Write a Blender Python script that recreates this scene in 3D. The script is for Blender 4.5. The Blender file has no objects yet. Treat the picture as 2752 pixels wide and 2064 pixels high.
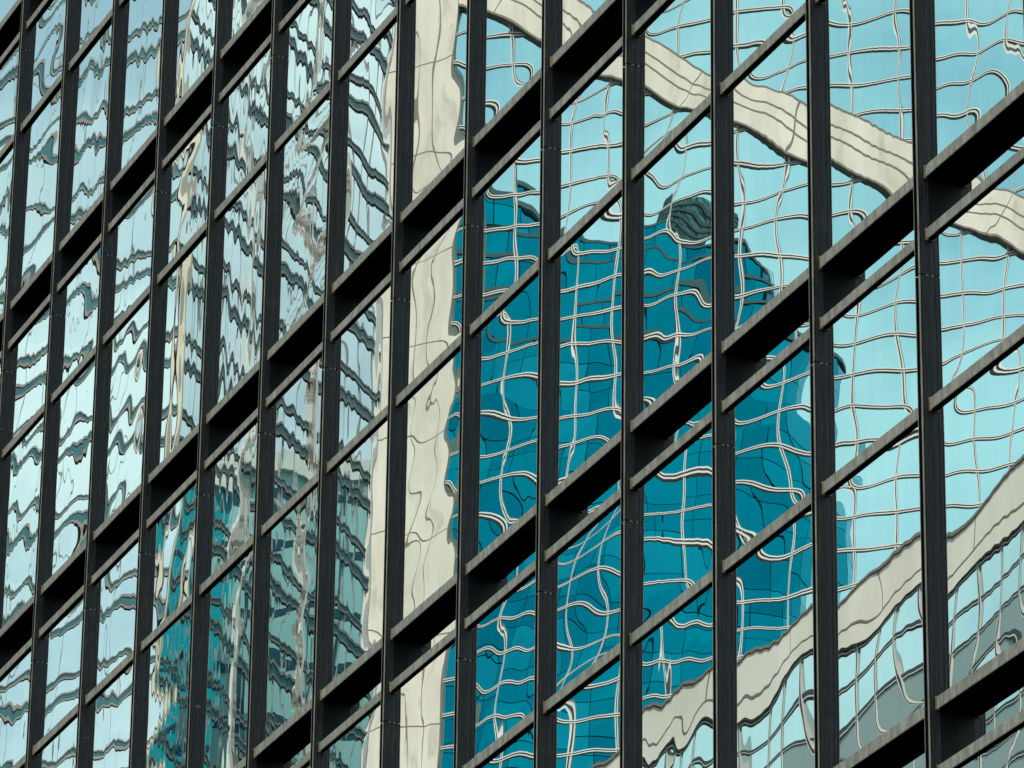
import bpy, math, random
import numpy as np
from mathutils import Vector, Matrix
random.seed(7)
rng = np.random.default_rng(11)
scene = bpy.context.scene
R = math.radians

# ------------------------------------------------------------------ camera
CAM = np.array([26.7672, -14.4254, -15.1146])
YAW, PITCH, ROLL = 1.163358, 0.422566, 0.013416
FPX = 14105.81 / 2752.0                       # focal length in picture widths
def axes():
    a, e, r = YAW, PITCH, ROLL
    d = np.array([-math.sin(a)*math.cos(e), math.cos(a)*math.cos(e), math.sin(e)])
    rt = np.array([math.cos(a), math.sin(a), 0.0]); up = np.cross(rt, d)
    return rt*math.cos(r)+up*math.sin(r), -rt*math.sin(r)+up*math.cos(r), d
RT, UP, DIR = axes()
cam_data = bpy.data.cameras.new('camera')
cam = bpy.data.objects.new('camera', cam_data)
scene.collection.objects.link(cam)
m = Matrix.Identity(4)
for i in range(3):
    m[i][0], m[i][1], m[i][2], m[i][3] = RT[i], UP[i], -DIR[i], CAM[i]
cam.matrix_world = m
cam_data.sensor_fit = 'HORIZONTAL'; cam_data.sensor_width = 36.0
cam_data.lens = 36.0*FPX
cam_data.clip_start = 0.1; cam_data.clip_end = 6000
scene.camera = cam

# ------------------------------------------------------------------ sky, sun, exposure
SUN_AZ = np.array([0.80, 0.60]); SUN_AZ /= np.hypot(*SUN_AZ); SUN_EL = R(48)
world = bpy.data.worlds.new('World'); scene.world = world
world.use_nodes = True
nt = world.node_tree; nt.nodes.clear()
out = nt.nodes.new('ShaderNodeOutputWorld'); bg = nt.nodes.new('ShaderNodeBackground')
sky = nt.nodes.new('ShaderNodeTexSky'); sky.sky_type = 'NISHITA'; sky.sun_disc = False
sky.sun_elevation = SUN_EL; sky.sun_rotation = math.atan2(SUN_AZ[0], SUN_AZ[1])
sky.air_density = 1.0; sky.dust_density = 0.2; sky.ozone_density = 0.4
tc = nt.nodes.new('ShaderNodeTexCoord'); nz = nt.nodes.new('ShaderNodeTexNoise')
nz.inputs['Scale'].default_value = 6.5; nz.inputs['Detail'].default_value = 5; nz.inputs['Roughness'].default_value = 0.5
mp = nt.nodes.new('ShaderNodeMapping'); mp.inputs['Scale'].default_value = (1, 1, 2.2); mp.inputs['Location'].default_value = (0.37, 0.61, 0.23)
cr = nt.nodes.new('ShaderNodeValToRGB')
cr.color_ramp.elements[0].position = 0.38; cr.color_ramp.elements[0].color = (0.36, 0.36, 0.36, 1)
cr.color_ramp.elements[1].position = 0.62; cr.color_ramp.elements[1].color = (0.95, 0.95, 0.95, 1)
mx = nt.nodes.new('ShaderNodeMixRGB'); mx.inputs[2].default_value = (8.9, 10.2, 10.2, 1)
bg.inputs['Strength'].default_value = 0.1
L = nt.links.new
L(tc.outputs['Generated'], mp.inputs['Vector']); L(mp.outputs['Vector'], nz.inputs['Vector'])
L(nz.outputs['Fac'], cr.inputs['Fac']); L(cr.outputs['Color'], mx.inputs['Fac'])
tn = nt.nodes.new('ShaderNodeMixRGB'); tn.blend_type = 'MULTIPLY'; tn.inputs[0].default_value = 1.0; tn.inputs[2].default_value = (0.74, 1.07, 0.93, 1)
L(sky.outputs['Color'], tn.inputs[1]); L(tn.outputs['Color'], mx.inputs[1]); L(mx.outputs['Color'], bg.inputs['Color']); L(bg.outputs['Background'], out.inputs['Surface'])

sd = bpy.data.lights.new('sun', 'SUN'); sd.energy = 3.4; sd.angle = R(0.5); sd.color = (1.0, 0.95, 0.87)
sun = bpy.data.objects.new('sun', sd); scene.collection.objects.link(sun)
sdir = Vector((SUN_AZ[0]*math.cos(SUN_EL), SUN_AZ[1]*math.cos(SUN_EL), math.sin(SUN_EL)))
sun.rotation_euler = sdir.to_track_quat('Z', 'Y').to_euler()

scene.view_settings.view_transform = 'Standard'; scene.view_settings.look = 'None'
scene.view_settings.exposure = 0.0; scene.view_settings.gamma = 1.0; scene.view_settings.use_curve_mapping = False
cy = scene.cycles
cy.max_bounces = 12; cy.glossy_bounces = 8; cy.diffuse_bounces = 3
cy.caustics_reflective = False; cy.caustics_refractive = False
cy.sample_clamp_indirect = 4.0

# ------------------------------------------------------------------ materials
def new_mat(name):
    mt = bpy.data.materials.new(name); mt.use_nodes = True
    b = mt.node_tree.nodes['Principled BSDF']
    return mt, mt.node_tree, b
def plain(name, col, rough=0.5, metal=0.0, spec=0.5):
    mt, t, b = new_mat(name)
    b.inputs['Base Color'].default_value = (*col, 1); b.inputs['Roughness'].default_value = rough
    b.inputs['Metallic'].default_value = metal; b.inputs['Specular IOR Level'].default_value = spec
    return mt
def worn(name, c1, c2, scale, stretch, rough=0.5, c3=None, chip=None, contrast=(0.35, 0.65), spec=0.3, bump=0.0):
    """two tones mixed by stretched world-space noise, a third tone in thin streaks, rare chips"""
    mt, t, b = new_mat(name)
    g = t.nodes.new('ShaderNodeNewGeometry'); mpp = t.nodes.new('ShaderNodeMapping'); mpp.inputs['Scale'].default_value = stretch
    n = t.nodes.new('ShaderNodeTexNoise'); n.inputs['Scale'].default_value = scale; n.inputs['Detail'].default_value = 6; n.inputs['Roughness'].default_value = 0.6
    r = t.nodes.new('ShaderNodeValToRGB')
    r.color_ramp.elements[0].position, r.color_ramp.elements[1].position = contrast
    r.color_ramp.elements[0].color = (*c1, 1); r.color_ramp.elements[1].color = (*c2, 1)
    K = t.links.new
    K(g.outputs['Position'], mpp.inputs['Vector']); K(mpp.outputs['Vector'], n.inputs['Vector']); K(n.outputs['Fac'], r.inputs['Fac'])
    col = r.outputs['Color']
    if c3:
        n2 = t.nodes.new('ShaderNodeTexNoise'); n2.inputs['Scale'].default_value = scale*2.7; n2.inputs['Detail'].default_value = 3
        r2 = t.nodes.new('ShaderNodeValToRGB'); r2.color_ramp.elements[0].position = 0.56; r2.color_ramp.elements[1].position = 0.70
        r2.color_ramp.elements[0].color = (0, 0, 0, 1); r2.color_ramp.elements[1].color = (0.8, 0.8, 0.8, 1)
        x = t.nodes.new('ShaderNodeMixRGB'); x.inputs[2].default_value = (*c3, 1)
        K(mpp.outputs['Vector'], n2.inputs['Vector']); K(n2.outputs['Fac'], r2.inputs['Fac']); K(r2.outputs['Color'], x.inputs['Fac']); K(col, x.inputs[1])
        col = x.outputs['Color']
    if chip:
        n3 = t.nodes.new('ShaderNodeTexNoise'); n3.inputs['Scale'].default_value = 9.0; n3.inputs['Detail'].default_value = 8; n3.inputs['Roughness'].default_value = 0.65
        r3 = t.nodes.new('ShaderNodeValToRGB'); r3.color_ramp.interpolation = 'CONSTANT'
        r3.color_ramp.elements[0].color = (0, 0, 0, 1); r3.color_ramp.elements[1].position = 0.69; r3.color_ramp.elements[1].color = (1, 1, 1, 1)
        x = t.nodes.new('ShaderNodeMixRGB'); x.inputs[2].default_value = (*chip, 1)
        K(g.outputs['Position'], n3.inputs['Vector']); K(n3.outputs['Fac'], r3.inputs['Fac']); K(r3.outputs['Color'], x.inputs['Fac']); K(col, x.inputs[1])
        col = x.outputs['Color']
    K(col, b.inputs['Base Color'])
    b.inputs['Roughness'].default_value = rough; b.inputs['Specular IOR Level'].default_value = spec
    return mt
M = {}
def mirror_glass():
    mt, t, b = new_mat('mirror_glass'); K = t.links.new
    g = t.nodes.new('ShaderNodeNewGeometry'); mpp = t.nodes.new('ShaderNodeMapping'); mpp.inputs['Scale'].default_value = (5, 5, 0.8)
    n = t.nodes.new('ShaderNodeTexNoise'); n.inputs['Scale'].default_value = 1.6; n.inputs['Detail'].default_value = 7; n.inputs['Roughness'].default_value = 0.62
    r = t.nodes.new('ShaderNodeValToRGB'); r.color_ramp.elements[0].position = 0.30; r.color_ramp.elements[1].position = 0.62
    r.color_ramp.elements[0].color = (0.86, 0.90, 0.89, 1); r.color_ramp.elements[1].color = (0.92, 0.955, 0.95, 1)
    oi = t.nodes.new('ShaderNodeObjectInfo'); r2 = t.nodes.new('ShaderNodeValToRGB')
    r2.color_ramp.elements[0].color = (0.90, 0.95, 0.94, 1); r2.color_ramp.elements[1].color = (1, 1, 1, 1)
    x = t.nodes.new('ShaderNodeMixRGB'); x.blend_type = 'MULTIPLY'; x.inputs[0].default_value = 1.0
    K(g.outputs['Position'], mpp.inputs['Vector']); K(mpp.outputs['Vector'], n.inputs['Vector']); K(n.outputs['Fac'], r.inputs['Fac'])
    K(oi.outputs['Random'], r2.inputs['Fac']); K(r.outputs['Color'], x.inputs[1]); K(r2.outputs['Color'], x.inputs[2]); K(x.outputs['Color'], b.inputs['Base Color'])
    b.inputs['Metallic'].default_value = 1.0; b.inputs['Roughness'].default_value = 0.0
    return mt
M['mirror'] = mirror_glass()
M['mullion'] = worn('bronze_paint', (0.022, 0.025, 0.031), (0.060, 0.063, 0.068), 3.0, (22, 22, 0.9), 0.42, c3=(0.15, 0.135, 0.11), chip=(0.30, 0.27, 0.22))
M['lip'] = worn('worn_lip_paint', (0.34, 0.28, 0.21), (0.62, 0.53, 0.42), 4.0, (8, 8, 1.5), 0.5)
M['groove'] = plain('black_gasket', (0.006, 0.006, 0.007), 0.6, 0, 0.2)
M['transom'] = worn('weathered_aluminium', (0.38, 0.33, 0.26), (0.72, 0.64, 0.52), 2.2, (7, 2, 1.6), 0.6, c3=(0.88, 0.78, 0.62), chip=(0.75, 0.62, 0.42))
M['seal'] = worn('tan_sealant', (0.42, 0.28, 0.11), (0.62, 0.47, 0.24), 14, (1, 1, 1), 0.8)
M['flake'] = plain('white_sealant', (0.42, 0.40, 0.36), 0.7)
M['recess'] = plain('black_recess_shade', (0.010, 0.010, 0.011), 0.5, 0, 0.3)  # shade of the recess put into the colour of the mullion's inner side
M['dark'] = plain('dark_soffit_shade', (0.004, 0.004, 0.0045), 0.9, 0, 0.0)  # underside shade of the bars painted in as near-black; also covers the inner wall
M['concrete'] = worn('beige_cladding', (0.60, 0.555, 0.465), (0.75, 0.70, 0.60), 0.55, (1.4, 1.4, 0.5), 0.7, c3=(0.50, 0.46, 0.385))
M['concrete_light'] = worn('light_parapet_stone', (0.70, 0.65, 0.555), (0.80, 0.755, 0.66), 0.5, (1, 1, 0.6), 0.7)
M['cream'] = worn('cream_frame', (0.60, 0.59, 0.55), (0.72, 0.70, 0.65), 0.8, (1, 1, 1), 0.5)
M['gap'] = plain('dark_joint', (0.01, 0.028, 0.032), 0.5)
M['joint'] = plain('brown_joint', (0.19, 0.165, 0.13), 0.7)
M['glass_b'] = plain('pale_cyan_glass', (0.48, 0.82, 0.85), 0.0, 1.0)
M['glass_p'] = plain('pale_blue_glass', (0.52, 0.78, 0.79), 0.0, 1.0)
M['spandrel'] = plain('grey_green_panel', (0.20, 0.30, 0.29), 0.15, 0.0)
M['glass_l'] = plain('white_blue_glass', (0.84, 0.98, 0.97), 0.0, 1.0)
M['band'] = worn('dark_teal_band', (0.03, 0.10, 0.12), (0.06, 0.19, 0.215), 0.6, (1, 1, 1), 0.35)
M['sill'] = worn('grey_brown_sill', (0.20, 0.19, 0.165), (0.33, 0.31, 0.265), 0.5, (1, 1, 1), 0.6)
M['thin'] = plain('grey_frame', (0.26, 0.29, 0.28), 0.5)
M['gold'] = worn('golden_trim', (0.58, 0.51, 0.38), (0.76, 0.70, 0.57), 0.7, (1, 1, 1), 0.5)
M['white'] = plain('white_pier', (0.80, 0.78, 0.72), 0.6)
M['pier_brown'] = worn('taupe_pier', (0.26, 0.23, 0.19), (0.66, 0.62, 0.55), 0.5, (1, 1, 3), 0.6, contrast=(0.45, 0.55))
M['teal'] = plain('teal_glass', (0.0, 0.33, 0.43), 0.12, 1.0)
M['teal_line'] = plain('teal_joint', (0.0, 0.055, 0.085), 0.5)
M['louvre'] = worn('louvre_metal', (0.05, 0.13, 0.15), (0.40, 0.48, 0.48), 1.6, (6, 6, 0.6), 0.5, contrast=(0.45, 0.55))
M['teal_u'] = plain('soft_teal_panel', (0.29, 0.52, 0.52), 0.35, 0.0)
M['teal_a'] = plain('deep_teal_panel', (0.0, 0.33, 0.40), 0.3, 0.0)
for i_, c_ in enumerate(((0.0, 0.305, 0.41), (0.0, 0.345, 0.45), (0.01, 0.39, 0.50), (0.0, 0.265, 0.37))): M['teal%d' % i_] = plain('teal_glass_tone', c_, 0.06, 1.0)
M['roof'] = plain('grey_roof', (0.25, 0.25, 0.24), 0.8)
M['asphalt'] = worn('asphalt', (0.04, 0.04, 0.042), (0.06, 0.06, 0.06), 0.8, (1, 1, 1), 0.85)
M['paving'] = worn('paving', (0.20, 0.19, 0.18), (0.27, 0.26, 0.24), 0.9, (1, 1, 1), 0.85)

# ------------------------------------------------------------------ mesh helpers
col = scene.collection
class MB:
    """collects boxes and faces, links them as one mesh object"""
    def __init__(self): self.v = []; self.f = []; self.mi = []; self.mats = []
    def mat(self, key):
        if key not in self.mats: self.mats.append(key)
        return self.mats.index(key)
    def box(self, x0, x1, y0, y1, z0, z1, key):
        k = self.mat(key); n = len(self.v)
        self.v += [(x0,y0,z0),(x1,y0,z0),(x1,y1,z0),(x0,y1,z0),(x0,y0,z1),(x1,y0,z1),(x1,y1,z1),(x0,y1,z1)]
        self.f += [(n,n+3,n+2,n+1),(n+4,n+5,n+6,n+7),(n,n+1,n+5,n+4),(n+1,n+2,n+6,n+5),(n+2,n+3,n+7,n+6),(n+3,n,n+4,n+7)]
        self.mi += [k]*6
    def prism(self, prof, z0, z1, keys, cap=True):
        """prof: (x,y) counter-clockwise seen from above; keys: one material or one per edge"""
        n = len(self.v); c = len(prof)
        self.v += [(x, y, z0) for x, y in prof] + [(x, y, z1) for x, y in prof]
        if isinstance(keys, str): keys = [keys]*c
        for i in range(c):
            j = (i+1) % c
            self.f.append((n+i, n+j, n+c+j, n+c+i)); self.mi.append(self.mat(keys[i]))
        if cap:
            self.f.append(tuple(n+c-1-i for i in range(c))); self.mi.append(self.mat(keys[0]))
            self.f.append(tuple(n+c+i for i in range(c))); self.mi.append(self.mat(keys[0]))
    def quad(self, pts, key):
        n = len(self.v); self.v += [tuple(p) for p in pts]; self.f.append((n, n+1, n+2, n+3)); self.mi.append(self.mat(key))
    def build(self, name, parent=None, xf=None, flip=False, smooth=False, shift=None):
        v = np.array(self.v, float)
        if xf is not None: v = xf(v)
        fs = [tuple(reversed(f)) for f in self.f] if flip else self.f
        me = bpy.data.meshes.new(name)
        me.from_pydata([tuple(p) for p in v], [], fs); me.update()
        for key in self.mats: me.materials.append(M[key])
        me.polygons.foreach_set('material_index', self.mi)
        if smooth: me.polygons.foreach_set('use_smooth', [True]*len(fs))
        o = bpy.data.objects.new(name, me); col.objects.link(o)
        if parent: o.parent = parent
        return o
def thing(name, label, cat, loc=(0, 0, 0)):
    o = bpy.data.objects.new(name, None); col.objects.link(o); o.location = loc
    o['label'] = label; o['category'] = cat
    return o
def structure(o): o['kind'] = 'structure'; return o
GROUND = -16.72

# ------------------------------------------------------------------ ground
g = MB(); g.quad([(-2500,-2500,GROUND),(2500,-2500,GROUND),(2500,2500,GROUND),(-2500,2500,GROUND)], 'asphalt'); structure(g.build('ground'))
g = MB(); g.box(-34, 12, -5.0, -0.2, GROUND, GROUND+0.13, 'paving'); structure(g.build('pavement'))

# ------------------------------------------------------------------ the curtain wall in front of the camera
BAY, FLOOR = 1.5, 3.6558
MW = 0.065                                     # mullion width
YG, YS = 0.028, 0.150                          # pane glass, recessed strip glass (y = 0: front of the transoms)
HA, HB, HC = 0.085, 0.079, 0.086               # bar heights
ZB, ZC = -0.4434, -1.6389                      # bottoms of the two transoms below a ledge
tower = thing('office_building', 'office building facade with rippled mirror glass panes in a black grid of bars', 'building', (-12, 0, GROUND))
bpy.context.view_layer.update()
OFF = Vector((12, 0, -GROUND))
def part(o, parent=tower):
    o.parent = parent
    if parent is tower: o.matrix_parent_inverse = Matrix.Translation(OFF)
    return o

def seen(pts, margin=0.03):
    p = np.array(pts, float) - CAM
    z = p @ DIR; x = FPX*(p @ RT)/z; y = FPX*(p @ UP)/z
    if x.max() < -0.5-margin or x.min() > 0.5+margin or y.max() < -0.375-margin or y.min() > 0.375+margin: return 0.0
    x = np.clip(x, -0.5, 0.5); y = np.clip(y, -0.375, 0.375)
    return (x.max()-x.min())*(y.max()-y.min()) + 1e-6

def pane_mesh(name, w, h, style, res=20.0):
    """float-glass pane with a real, sub-millimetre warp: pillowing, roller waves and pinched edges"""
    nx, nz_ = max(8, int(w/0.021)), max(8, int(h/0.021))
    xs = np.linspace(-0.002, w+0.001, nx+1); zs = np.linspace(-0.003, h+0.003, nz_+1)
    X, Z = np.meshgrid(xs, zs)
    H = np.zeros_like(X)
    wild = float(np.clip(rng.lognormal(0.0, 0.45), 0.4, 2.0))
    # tilt of the whole pane
    H += X*rng.normal(0, style['tx']) + Z*rng.normal(0, style['tz'])
    # pillow
    u, v = X/w, Z/h
    H += style['pillow']*rng.normal(1.0, 0.5)*(4*u*(1-u))*(1-np.abs(2*v-1)**5)
    # long soft waves
    for _ in range(7):
        lam = rng.uniform(0.45, 1.1); th = rng.uniform(0, math.pi)
        kx, kz = 2*math.pi/lam*math.cos(th), 2*math.pi/lam*math.sin(th)
        sl = wild*style['wave']*rng.normal(0, 1)/math.sqrt(7)*2.0
        # slopes across x show about three times stronger than slopes along z: weight them
        amp = sl/math.hypot(2.6*kx, kz)
        H += amp*np.sin(kx*X+kz*Z+rng.uniform(0, 6.28))
    # roller waves: fine upright ripples
    for _ in range(9):
        lam = rng.uniform(0.06, 0.30)
        kx = 2*math.pi/lam; kz = rng.normal(0, 1.6)
        env = (0.5+0.5*np.sin(rng.uniform(1, 5)*Z+rng.uniform(0, 6.28)))*(0.5+0.5*np.sin(rng.uniform(3, 8)*X+rng.uniform(0, 6.28)))*1.7
        H += style['fine']*rng.normal(0, 1)/kx*0.5*np.sin(kx*X+kz*Z+rng.uniform(0, 6.28))*env
    # pinched edges where the gasket clamps the glass
    for d, lam, k in ((X, 0.12, 0.7), (w-X, 0.10, 0.8), (Z, 0.11, 3.4), (h-Z, 0.10, 2.8)):
        a = style['edge']*k*rng.normal(1.0, 0.45)
        H += a*lam*np.exp(-d/lam)
    # small local dents
    for _ in range(int(rng.integers(1, 5))):
        r0 = rng.uniform(0.06, 0.15); cx, cz = rng.uniform(0, w), rng.uniform(0, h)
        H += wild*style['dent']*rng.normal(0, 1)*r0*np.exp(-(((X-cx)*1.0)**2+((Z-cz)*rng.uniform(0.5, 1.2))**2)/(2*r0*r0))
    me = bpy.data.meshes.new(name)
    nv = (nx+1)*(nz_+1)
    co = np.stack([X.ravel(), -H.ravel(), Z.ravel()], 1)
    me.vertices.add(nv); me.vertices.foreach_set('co', co.ravel())
    i = np.arange(nx)[None, :] + (nx+1)*np.arange(nz_)[:, None]
    q = np.stack([i, i+1, i+nx+2, i+nx+1], -1).reshape(-1, 4)
    me.loops.add(q.size); me.loops.foreach_set('vertex_index', q.ravel())
    me.polygons.add(len(q)); me.polygons.foreach_set('loop_start', np.arange(len(q))*4)
    me.polygons.foreach_set('loop_total', np.full(len(q), 4))
    me.update(calc_edges=True)
    Hz, Hx = np.gradient(H, zs, xs)
    nrm = np.stack([-Hx.ravel(), -np.ones(nv), -Hz.ravel()], 1); nrm /= np.linalg.norm(nrm, axis=1)[:, None]
    me.polygons.foreach_set('use_smooth', np.ones(len(q), bool))
    me.normals_split_custom_set_from_vertices([tuple(n) for n in nrm])
    me.materials.append(M['mirror'])
    return me

# master bars, copied bay by bay
def bar_mesh(name, hgt):
    b = MB(); w = BAY-MW; c = 0.004
    prof = [(0.0, c), (0.0, hgt-c), (c, hgt), (0.155, hgt), (0.155, 0.0), (c, 0.0)]   # (y, z)
    n = len(prof)
    b.v = [(0.0, y, z) for y, z in prof] + [(w, y, z) for y, z in prof]
    for i in range(n):
        j = (i+1) % n
        b.f.append((i, n+i, n+j, j)); b.mi.append(b.mat('dark' if i in (4, 3, 2) else 'transom'))  # underside, back and top take the painted shade, front the bare metal
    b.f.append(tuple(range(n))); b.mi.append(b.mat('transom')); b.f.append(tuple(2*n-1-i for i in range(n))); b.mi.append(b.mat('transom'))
    o = b.build(name); me = o.data; bpy.data.objects.remove(o)
    bm_fix(me); return me
def bm_fix(me):
    import bmesh
    bm = bmesh.new(); bm.from_mesh(me); bmesh.ops.recalc_face_normals(bm, faces=bm.faces); bm.to_mesh(me); bm.free()
def seal_mesh(hgt):
    b = MB(); b.box(0.0005, 0.017, -0.0035, 0.02, -0.004, hgt+0.001, 'seal')
    b.box(-0.001, 0.010, -0.006, 0.01, hgt-0.012, hgt+0.004, 'seal')
    o = b.build('end_seal'); me = o.data; bpy.data.objects.remove(o); return me
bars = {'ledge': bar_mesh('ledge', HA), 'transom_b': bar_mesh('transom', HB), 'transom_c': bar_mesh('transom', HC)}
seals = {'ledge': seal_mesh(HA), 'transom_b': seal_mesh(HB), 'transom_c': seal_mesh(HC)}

K0, K1 = -6, 21                                 # bays, counted leftwards from the camera's near end
F0, F1 = -4, 6
cells = []                                      # (kind, x, z, w, h, share)
W = BAY-MW
for k in range(K0, K1):
    x = -k*BAY
    for j in range(F0, F1):
        z = j*FLOOR
        for kind, y, zz, h in (('ledge', 0, z, HA), ('transom_b', 0, z+ZB, HB), ('transom_c', 0, z+ZC, HC),
                               ('upper', YG, z+ZC+HC, ZB-ZC-HC), ('lower', YG, z-FLOOR+HA, FLOOR+ZC-HA), ('strip', YS, z+ZB+HB, -ZB-HB)):
            if zz < GROUND+0.4: continue
            s = seen([(x, y, zz), (x+W, y, zz), (x, y, zz+h), (x+W, y, zz+h)])
            cells.append((kind, x, y, zz, h, s, k, j))
def style_of(x):
    far = min(1.0, max(0.0, (-x-9.0)/6.0))      # older, wavier glass in the bays further left
    return dict(tx=0.0006, tz=0.0014, pillow=0.00085, wave=0.0009+0.0008*far, fine=0.00016+0.0009*far, edge=0.0015, dent=0.0010)
pane_cells = sorted([c for c in cells if c[0] in ('upper', 'lower') and c[5] > 0], key=lambda c: -c[5])[:100]
keep = set(id(c) for c in pane_cells)
rest = {}
for c in cells:
    kind, x, y, zz, h, s, k, j = c
    if kind in bars:
        if s > 0:
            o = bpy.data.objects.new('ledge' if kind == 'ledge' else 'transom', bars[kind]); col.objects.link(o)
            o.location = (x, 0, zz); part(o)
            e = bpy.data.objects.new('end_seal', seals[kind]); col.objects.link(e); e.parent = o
        else:
            rest.setdefault('ledge' if kind == 'ledge' else 'transom', MB()).box(x, x+W, 0, 0.155, zz, zz+h, 'transom')
    elif kind == 'strip':
        if s > 0:
            st = style_of(x); st = dict(st, wave=st['wave']*0.5, edge=st['edge']*0.4, fine=st['fine']*0.5)
            o = bpy.data.objects.new('spandrel_pane', pane_mesh('spandrel_pane', W, h, st)); col.objects.link(o)
            o.location = (x, y, zz); part(o)
        else:
            rest.setdefault('spandrel_pane', MB()).quad([(x, YS, zz), (x+W, YS, zz), (x+W, YS, zz+h), (x, YS, zz+h)], 'mirror')
    else:
        if id(c) in keep:
            o = bpy.data.objects.new('window_pane', pane_mesh('window_pane', W, h, style_of(x))); col.objects.link(o)
            o.location = (x, y, zz); part(o)
        else:
            rest.setdefault('window_pane', MB()).quad([(x, YG, zz), (x+W, YG, zz), (x+W, YG, zz+h), (x, YG, zz+h)], 'mirror')
for nm, b in rest.items():
    o = part(b.build(nm)); o['kind'] = 'stuff'

TOPZ = F1*FLOOR - FLOOR + 0.3
PROF = [(-.065,.185),(-.065,-.047),(-.058,-.047),(-.058,-.034),(-.016,-.034),(-.016,-.047),(0,-.047),(0,-.042),(-.005,-.042),(-.005,-.036),(0,-.036),(0,-.012),(-.003,-.012),(-.003,.030),(-.003,.185)]
KEYS = ['mullion','lip','groove','groove','groove','lip','lip','groove','groove','groove','mullion','mullion','mullion','recess','recess']  # last two edges: mullion side coloured darker for the shade in the recess
for k in range(K0, K1+1):
    b = MB()
    cuts = [GROUND+0.13] + [j*FLOOR+ZB-0.245 for j in range(F0, F1) if j*FLOOR+ZB-0.245 > GROUND+1] + [TOPZ]
    for a, c in zip(cuts[:-1], cuts[1:]):
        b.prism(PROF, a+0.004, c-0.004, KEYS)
    for c in cuts[1:-1]:
        b.box(-.062, -.006, -.030, .18, c-0.02, c+0.02, 'groove')
        b.box(-.052, -.026, -.0365, -.03, c-0.012, c-0.002, 'flake')
        b.box(-.004, .0008, -.002, .018, c-0.009, c+0.003, 'flake')
    o = b.build('mullion'); bm_fix(o.data); o.location = (-k*BAY, 0, 0); part(o)
b = MB(); b.box(-K1*BAY+0.2, -K0*BAY+BAY-0.2, 0.19, 18, GROUND+0.01, TOPZ-0.2, 'dark'); part(b.build('inner_wall'))
b = MB(); b.box(-K1*BAY-0.1, -K0*BAY+BAY+0.1, -0.06, 18.2, TOPZ-0.0, TOPZ+0.9, 'transom'); part(b.build('parapet'))

# ------------------------------------------------------------------ buildings across the street, seen in the panes
# laid out behind the glass as the reflection shows them, then turned to where they really stand
HV = np.array([-0.918139, 0.396259]); HR = np.array([0.396259, 0.918139])
def frame(dist, phi):
    """a wall plane: along-axis t turned phi degrees (right end nearer), outward normal towards the street"""
    p = R(phi); t = HR*math.cos(p) - HV*math.sin(p); n = np.array([t[1], -t[0]])
    return CAM[:2] + HV*dist, t, n
def mirrored(P0, t, n):
    def xf(v):
        X = P0[0]+v[:, 0]*t[0]+v[:, 1]*n[0]; Y = P0[1]+v[:, 0]*t[1]+v[:, 1]*n[1]
        return np.stack([X, 2*YG-Y, v[:, 2]], 1)
    return xf
def outbuild(b, name, parent, xf, smooth=False):
    o = b.build(name, None, xf, smooth=smooth); bm_fix(o.data)
    o.parent = parent; o.matrix_parent_inverse = Matrix.Translation(parent.location).inverted()
    return o
def root_at(name, label, cat, xf, s, d):
    p = xf(np.array([[s, d, GROUND]]))[0]
    return thing(name, label, cat, tuple(p))
def glass_grid(b, s0, s1, ds, z0, z1, dz, key, tilt, pick=None, sub=4, pil=0.0006, d=0.0):
    """separate panels, each a touch tilted and pillowed"""
    ns, nzz = int(round((s1-s0)/ds)), int(round((z1-z0)/dz))
    for i in range(ns):
        for j in range(nzz):
            a, c = rng.normal(0, tilt, 2); p = rng.normal(0.5, 0.6)*pil
            kk = b.mat(pick(i, j) if pick else key); n0 = len(b.v)
            for jj in range(sub+1):
                for ii in range(sub+1):
                    u, w = ii/sub, jj/sub
                    b.v.append((s0+(i+u)*ds, d+(u-.5)*ds*a+(w-.5)*dz*c+p*16*u*(1-u)*w*(1-w), z0+(j+w)*dz))
            for jj in range(sub):
                for ii in range(sub):
                    q = n0+jj*(sub+1)+ii
                    b.f.append((q, q+1, q+sub+2, q+sub+1)); b.mi.append(kk)

# --- B: glass tower with beige pier and diagonal braces
fb = frame(150, 16); xb = mirrored(*fb)
B = root_at('glass_tower', 'pale glass tower with beige diagonal braces standing across the street', 'tower', xb, 12, -10)
DS, DZ = 1.84, 1.12
b = MB(); S0, S1, Z0, Z1 = -4.0, -4.0+DS*18, 30.0, 30.0+DZ*46
glass_grid(b, S0, S1, DS, Z0, Z1, DZ, 'glass_b', 0.0016); outbuild(b, 'glass_wall', B, xb, True)
b = MB()
for j in range(47):
    z = Z0+j*DZ
    b.box(S0, S1, 0.0, 0.07, z+.020, z+.054, 'cream'); b.box(S0, S1, 0.0, 0.07, z-.054, z-.020, 'cream'); b.box(S0, S1, 0.0, 0.055, z-.020, z+.020, 'gap')
outbuild(b, 'horizontal_frame', B, xb)
b = MB()
for i in range(19):
    s = S0+i*DS
    b.box(s+.020, s+.056, 0.0, 0.055, Z0, Z1, 'cream'); b.box(s-.056, s-.020, 0.0, 0.055, Z0, Z1, 'cream'); b.box(s-.020, s+.020, 0.0, 0.050, Z0, Z1, 'gap')
outbuild(b, 'vertical_frame', B, xb)
# corner pier with joints
b = MB(); b.box(-4.05, -1.68, -1.2, 0.42, GROUND, Z1+1, 'concrete')
for s in (-3.2, -2.5): b.box(s-.022, s+.022, 0.40, 0.43, 20, Z1+1, 'joint')
for z in np.arange(31, Z1, 3.27): b.box(-4.05, -1.68, 0.40, 0.428, z-.018, z+.018, 'joint')
outbuild(b, 'pier', B, xb)
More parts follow.
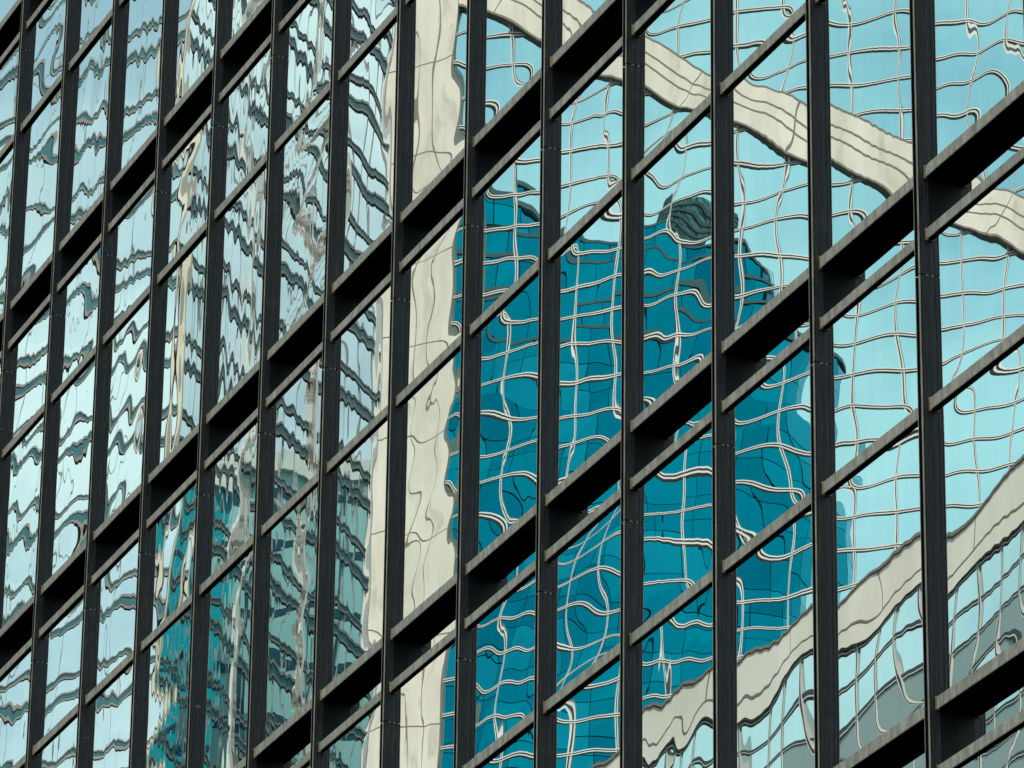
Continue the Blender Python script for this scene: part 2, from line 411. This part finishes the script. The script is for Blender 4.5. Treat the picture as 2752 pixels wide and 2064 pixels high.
# diagonal brace: runs from the pier down to the right
def brace(name, sA, zA, sB, zB, half, d1):
    b = MB(); t = np.array([sB-sA, zB-zA]); ln = np.hypot(*t); t /= ln; nn = np.array([-t[1], t[0]])
    def bar(l0, l1, h0, h1, e0, e1, key):
        P = [np.array([sA, zA])+t*l+nn*h for l, h in ((l0, h0), (l1, h0), (l1, h1), (l0, h1))]
        n0 = len(b.v); k = b.mat(key)
        b.v += [(p[0], e, p[1]) for e in (e0, e1) for p in P]
        b.f += [(n0, n0+1, n0+2, n0+3), (n0+7, n0+6, n0+5, n0+4)] + [(n0+i, n0+4+i, n0+4+(i+1) % 4, n0+(i+1) % 4) for i in range(4)]; b.mi += [k]*6
    bar(0, ln, -half, half, 0.0, d1, 'concrete')
    for h in (-0.17*half, 0.30*half): bar(0, ln, h*1.0-.03, h+.03, d1-.02, d1+.012, 'joint')
    for h in (-half, half): bar(0, ln, h-.035, h+.035, 0.0, d1+.01, 'joint')
    for l in np.arange(1.6, ln, 3.9): bar(l-.02, l+.02, -half, half, d1-.02, d1+.008, 'joint')
    return outbuild(b, name, B, xb)
brace('diagonal_brace', -2.0, 67.0, 28.0, 48.7, 0.82, 0.30)
brace('diagonal_brace', -2.0, 67.0, 20.0, 80.5, 0.82, 0.28)
b = MB(); b.box(-4.3, S1, -22, -0.15, GROUND, Z1, 'sill'); b.box(-4.4, S1+.1, -22.1, 0.3, Z1, Z1+1.2, 'concrete')
b.box(-1.68, S1, -0.12, 0.05, GROUND, Z0, 'spandrel'); outbuild(b, 'wall', B, xb)

# --- P: lower wing with a beige parapet
fp = frame(140, 64); xp = mirrored(*fp)
P = root_at('office_wing', 'lower glass office wing with a thick beige parapet across the street', 'building', xp, 20, -5)
ZT = 32.95
b = MB(); DP, DQ = 1.5, 0.93
def pickp(i, j):
    r = 20-j                                    # rows counted from the top
    return 'glass_p' if r <= 1 or (r >= 2 and (i*7+j*3) % 23 == 0) else 'spandrel'
glass_grid(b, -3, -3+DP*32, DP, ZT-DQ*21, ZT, DQ, 'glass_p', 0.0015, pickp); outbuild(b, 'glass_wall', P, xp, True)
b = MB()
for j in range(22):
    z = ZT-j*DQ
    b.box(-3, -3+DP*32, 0, 0.05, z-.035, z+.035, 'gap'); b.box(-3, -3+DP*32, 0, 0.04, z-.07, z-.036, 'cream')
for i in range(33):
    s = -3+i*DP
    b.box(s-.02, s+.02, 0, 0.062, ZT-DQ*21, ZT, 'gap'); b.box(s+.022, s+.05, 0, 0.056, ZT-DQ*21, ZT, 'cream'); b.box(s-.05, s-.022, 0, 0.056, ZT-DQ*21, ZT, 'cream')
outbuild(b, 'window_frame', P, xp)
b = MB(); b.box(-3.3, 45, -10, 0.14, ZT, ZT+1.32, 'concrete_light')
b.box(-3.4, 45.1, -10.1, 0.19, ZT+1.32, ZT+1.40, 'joint'); b.box(-3.3, 45, 0.1, 0.15, ZT+.40, ZT+.45, 'joint')
for s in np.arange(0.7, 45, 4.1): b.box(s-.03, s+.03, 0.1, 0.148, ZT+.45, ZT+1.32, 'joint')
outbuild(b, 'parapet', P, xp)
b = MB(); b.box(-3, 44.5, -10, -0.1, GROUND, ZT, 'sill'); outbuild(b, 'wall', P, xp)

# --- L: white-blue tower with dark floor bands, its corner towards us
CL = np.array([-159.33, 50.86]); tl = np.array([-0.75864, -0.65151]); tr = np.array([-0.6515, 0.75864])
xl1 = mirrored(CL, -tl, np.array([-tl[1]*-1, tl[0]]) if False else np.array([0.65151, -0.75864]))   # s runs left (negative) from the corner
xl2 = mirrored(CL, tr, np.array([0.75864, 0.6515]))                                                  # s runs right from the corner
Lt = thing('banded_tower', 'white and blue glass tower with dark bands at every floor across the street', 'tower', (-170, -60, GROUND))
LF, ZL0, NF = 3.65, 38.0, 22
ZL1 = ZL0+LF*NF
def banded(xf, s0, s1, ds, piers):
    n = max(1, int(round((s1-s0)/ds))); ds = (s1-s0)/n
    b = MB(); glass_grid(b, s0, s1, ds, ZL0, ZL1, LF/2, 'glass_l', 0.0015, sub=3, pil=0.0005); outbuild(b, 'glass_wall', Lt, xf, True)
    b = MB()
    for j in range(NF):
        z = ZL0+j*LF
        b.box(s0, s1, 0, 0.05, z-.17, z+.16, 'band'); b.box(s0, s1, 0, 0.09, z+.16, z+.29, 'sill'); b.box(s0, s1, 0, 0.08, z-.27, z-.17, 'sill')
        z += 1.32
        b.box(s0, s1, 0, 0.05, z-.10, z+.09, 'band'); b.box(s0, s1, 0, 0.08, z+.09, z+.16, 'sill'); b.box(s0, s1, 0, 0.08, z-.22, z-.10, 'sill')
    outbuild(b, 'floor_band', Lt, xf)
    b = MB()
    for i in range(n+1):
        s = s0+i*ds; b.box(s-.035, s+.035, 0, 0.04, ZL0, ZL1, 'thin')
    outbuild(b, 'window_frame', Lt, xf)
    for s, w, key, dd in piers:
        b = MB(); b.box(s-w/2, s+w/2, 0, dd, ZL0, ZL1, key); outbuild(b, 'pier', Lt, xf)
banded(xl1, -42, -0.3, 2.5, [(-17.5, 0.5, 'pier_brown', 0.10), (-18.1, 0.2, 'white', 0.11), (-26.5, 0.5, 'pier_brown', 0.10)])
banded(xl2, 0.3, 32, 1.45, [(6.0, 0.35, 'white', 0.11), (6.5, 0.5, 'pier_brown', 0.10), (12.0, 0.6, 'pier_brown', 0.10), (12.5, 0.25, 'white', 0.11), (18.2, 0.6, 'white', 0.11), (19.0, 0.6, 'pier_brown', 0.10), (24.0, 1.0, 'pier_brown', 0.10)])
b = MB(); b.box(-0.13, 0.10, -0.4, 0.10, ZL0, ZL1, 'gold'); outbuild(b, 'corner_trim', Lt, xl1)
b = MB(); b.box(-42, -0.3, -30, -0.1, GROUND, ZL1, 'sill'); b.box(-42.3, 0.3, -32, 0.3, ZL1, ZL1+1.5, 'white')
b.box(-42, 0, -31.9, 0.0, GROUND, ZL0, 'sill'); outbuild(b, 'wall', Lt, xl1)

# --- T: teal tower, seen by a second reflection in the glass of B
tB, nB, PB = fb[1], fb[2], fb[0]
def xt(v):
    X = CAM[:2] + HV*(290+v[:, 1:2]) + HR*v[:, 0:1]
    X = X - 2*((X-PB) @ nB)[:, None]*nB
    return np.stack([X[:, 0], 2*YG-X[:, 1], v[:, 2]], 1)
T = root_at('teal_tower', 'teal glass tower with rounded corner and louvred roof plant behind the facade', 'tower', xt, 6, 12)
def rounded(s0, s1, d0, d1, r, n=8):
    pts = []
    for cx, cyy, a0 in ((s1-r, d0+r, -90), (s1-r, d1-r, 0), (s0+r, d1-r, 90), (s0+r, d0+r, 180)):
        for i in range(n+1):
            a = R(a0+90*i/n); pts.append((cx+r*math.cos(a), cyy+r*math.sin(a)))
    return pts
def teal_block(name, pts, z0, z1, grid=3.2):
    b = MB(); b.prism(pts, z0, z1, 'teal'); o = outbuild(b, name, T, xt); return o
def panel_wall(b, pts, z0, z1, step, dz):
    """glass panels round a plan outline, each with its own tone and a slight tilt"""
    pts = [np.array(p) for p in pts] + [np.array(pts[0])]
    d = [0.0]
    for p, q in zip(pts[:-1], pts[1:]): d.append(d[-1]+float(np.hypot(*(q-p))))
    n = int(d[-1]/step); P2 = [np.array([np.interp(d[-1]*i/n, d, [p[0] for p in pts]), np.interp(d[-1]*i/n, d, [p[1] for p in pts])]) for i in range(n+1)]
    c = np.mean(P2, 0); nzz = max(1, int(round((z1-z0)/dz))); dz = (z1-z0)/nzz
    for i in range(n):
        for k in range(nzz):
            jit = [1+rng.normal(0, 0.0006) for _ in range(4)]
            pa, pb = P2[i]*.984+P2[i+1]*.016, P2[i]*.016+P2[i+1]*.984; za, zb = z0+k*dz+.03, z0+(k+1)*dz-.03
            q = [(c+(pa-c)*jit[0], za), (c+(pb-c)*jit[1], za), (c+(pb-c)*jit[2], zb), (c+(pa-c)*jit[3], zb)]
            b.quad([(p[0], p[1], z) for p, z in q], 'teal%d' % rng.choice(4, p=(0.3, 0.4, 0.12, 0.18)))
LEV = ((60, 114.0, 20.2, 0, 6.5), (114.0, 119.2, 19.3, 0.2, 6.5), (119.2, 122.2, 18.2, 0.4, 6.0), (122.2, 124.4, 16.8, 0.6, 5.5), (124.4, 126.2, 15.0, 0.8, 4.5))
b = MB(); c = MB()
for z0, z1, s1, d0, rr in LEV:
    panel_wall(b, rounded(-9, s1, d0, 24-d0, rr), z0, z1, 2.3, 2.1); c.prism(rounded(-8.6, s1-.4, d0+.4, 23.6-d0, rr-.4), GROUND if z0 == 60 else z0, z1-.05, 'teal_a')
outbuild(b, 'glass_wall', T, xt); outbuild(c, 'inner_wall', T, xt)
b = MB(); panel_wall(b, rounded(-9, 1.4, 0.5, 20, 3.5), 126.2, 129.4, 2.3, 2.0); outbuild(b, 'crown', T, xt)
b = MB(); b.prism(rounded(-8.6, 1.0, 0.9, 19.6, 3.0), 125.4, 129.2, 'teal_a'); outbuild(b, 'crown_core', T, xt)
b = MB(); b.prism(rounded(8.2, 12.4, 1.5, 12, 1.0), 126.2, 128.6, 'louvre')
for z in np.arange(126.4, 128.5, 0.36): b.prism(rounded(8.1, 12.5, 1.4, 12.1, 1.05), z, z+0.12, 'sill')
b.box(9.0, 9.2, 5, 5.2, 128.6, 130.6, 'thin'); b.box(10.6, 10.7, 6, 6.1, 128.6, 129.8, 'thin'); b.box(2.5, 6.2, 4, 10, 126.2, 127.3, 'louvre')
outbuild(b, 'roof_plant', T, xt)
b = MB()
for z0, z1, s1, d0, rr in LEV[1:]: b.prism(rounded(-9.05, s1+.08, d0-.08, 24.08-d0, rr), z1-.16, z1+.12, 'thin')
b.prism(rounded(-9.1, 1.5, 0.4, 20.1, 3.6), 129.2, 129.5, 'thin')
for i in range(20): b.box(13.9+0.16*i, 13.95+0.16*i, 3.2, 3.3, 122.2+(0 if i > 9 else 2.2), 126.0-0.10*i, 'thin')
outbuild(b, 'cornice', T, xt)

# --- U: teal slab that the receding side of L mirrors in its lower half
fu = (np.array([-186.0, 118.0]), np.array([1.0, 0.0]), np.array([0.0, -1.0])); xu = mirrored(*fu)
U = root_at('teal_slab', 'wide teal office slab with dark floor lines behind the banded tower', 'building', xu, 0, -9)
b = MB(); b.box(-40, 40, -18, 0, GROUND, 99.0, 'teal_u'); outbuild(b, 'wall', U, xu)
b = MB()
for z in np.arange(40, 99, 3.4): b.box(-40.05, 40.05, -18.05, 0.05, z-.25, z+.25, 'teal_line')
for s in np.arange(-39, 40, 4.0): b.box(s-.12, s+.12, 0, 0.12, 40, 99, 'teal_line')
outbuild(b, 'window_frame', U, xu)
b = MB(); b.box(-40.4, 40.4, -18.4, 0.4, 99.0, 100.2, 'cream'); outbuild(b, 'parapet', U, xu)

# --- saturated teal block beside it
A = root_at('teal_annex', 'deep teal glass block standing in front of the wide teal slab', 'building', xu, 18, 4)
b = MB(); b.box(14.2, 36, 1, 14, GROUND, 91.5, 'teal_a'); outbuild(b, 'wall', A, xu)
b = MB()
for z in np.arange(40, 91, 3.4): b.box(14.15, 36.05, 0.95, 14.05, z-.12, z+.12, 'teal_line')
outbuild(b, 'window_frame', A, xu)
b = MB(); b.box(13.9, 36.3, 0.8, 14.3, 91.5, 92.6, 'white'); outbuild(b, 'parapet', A, xu)
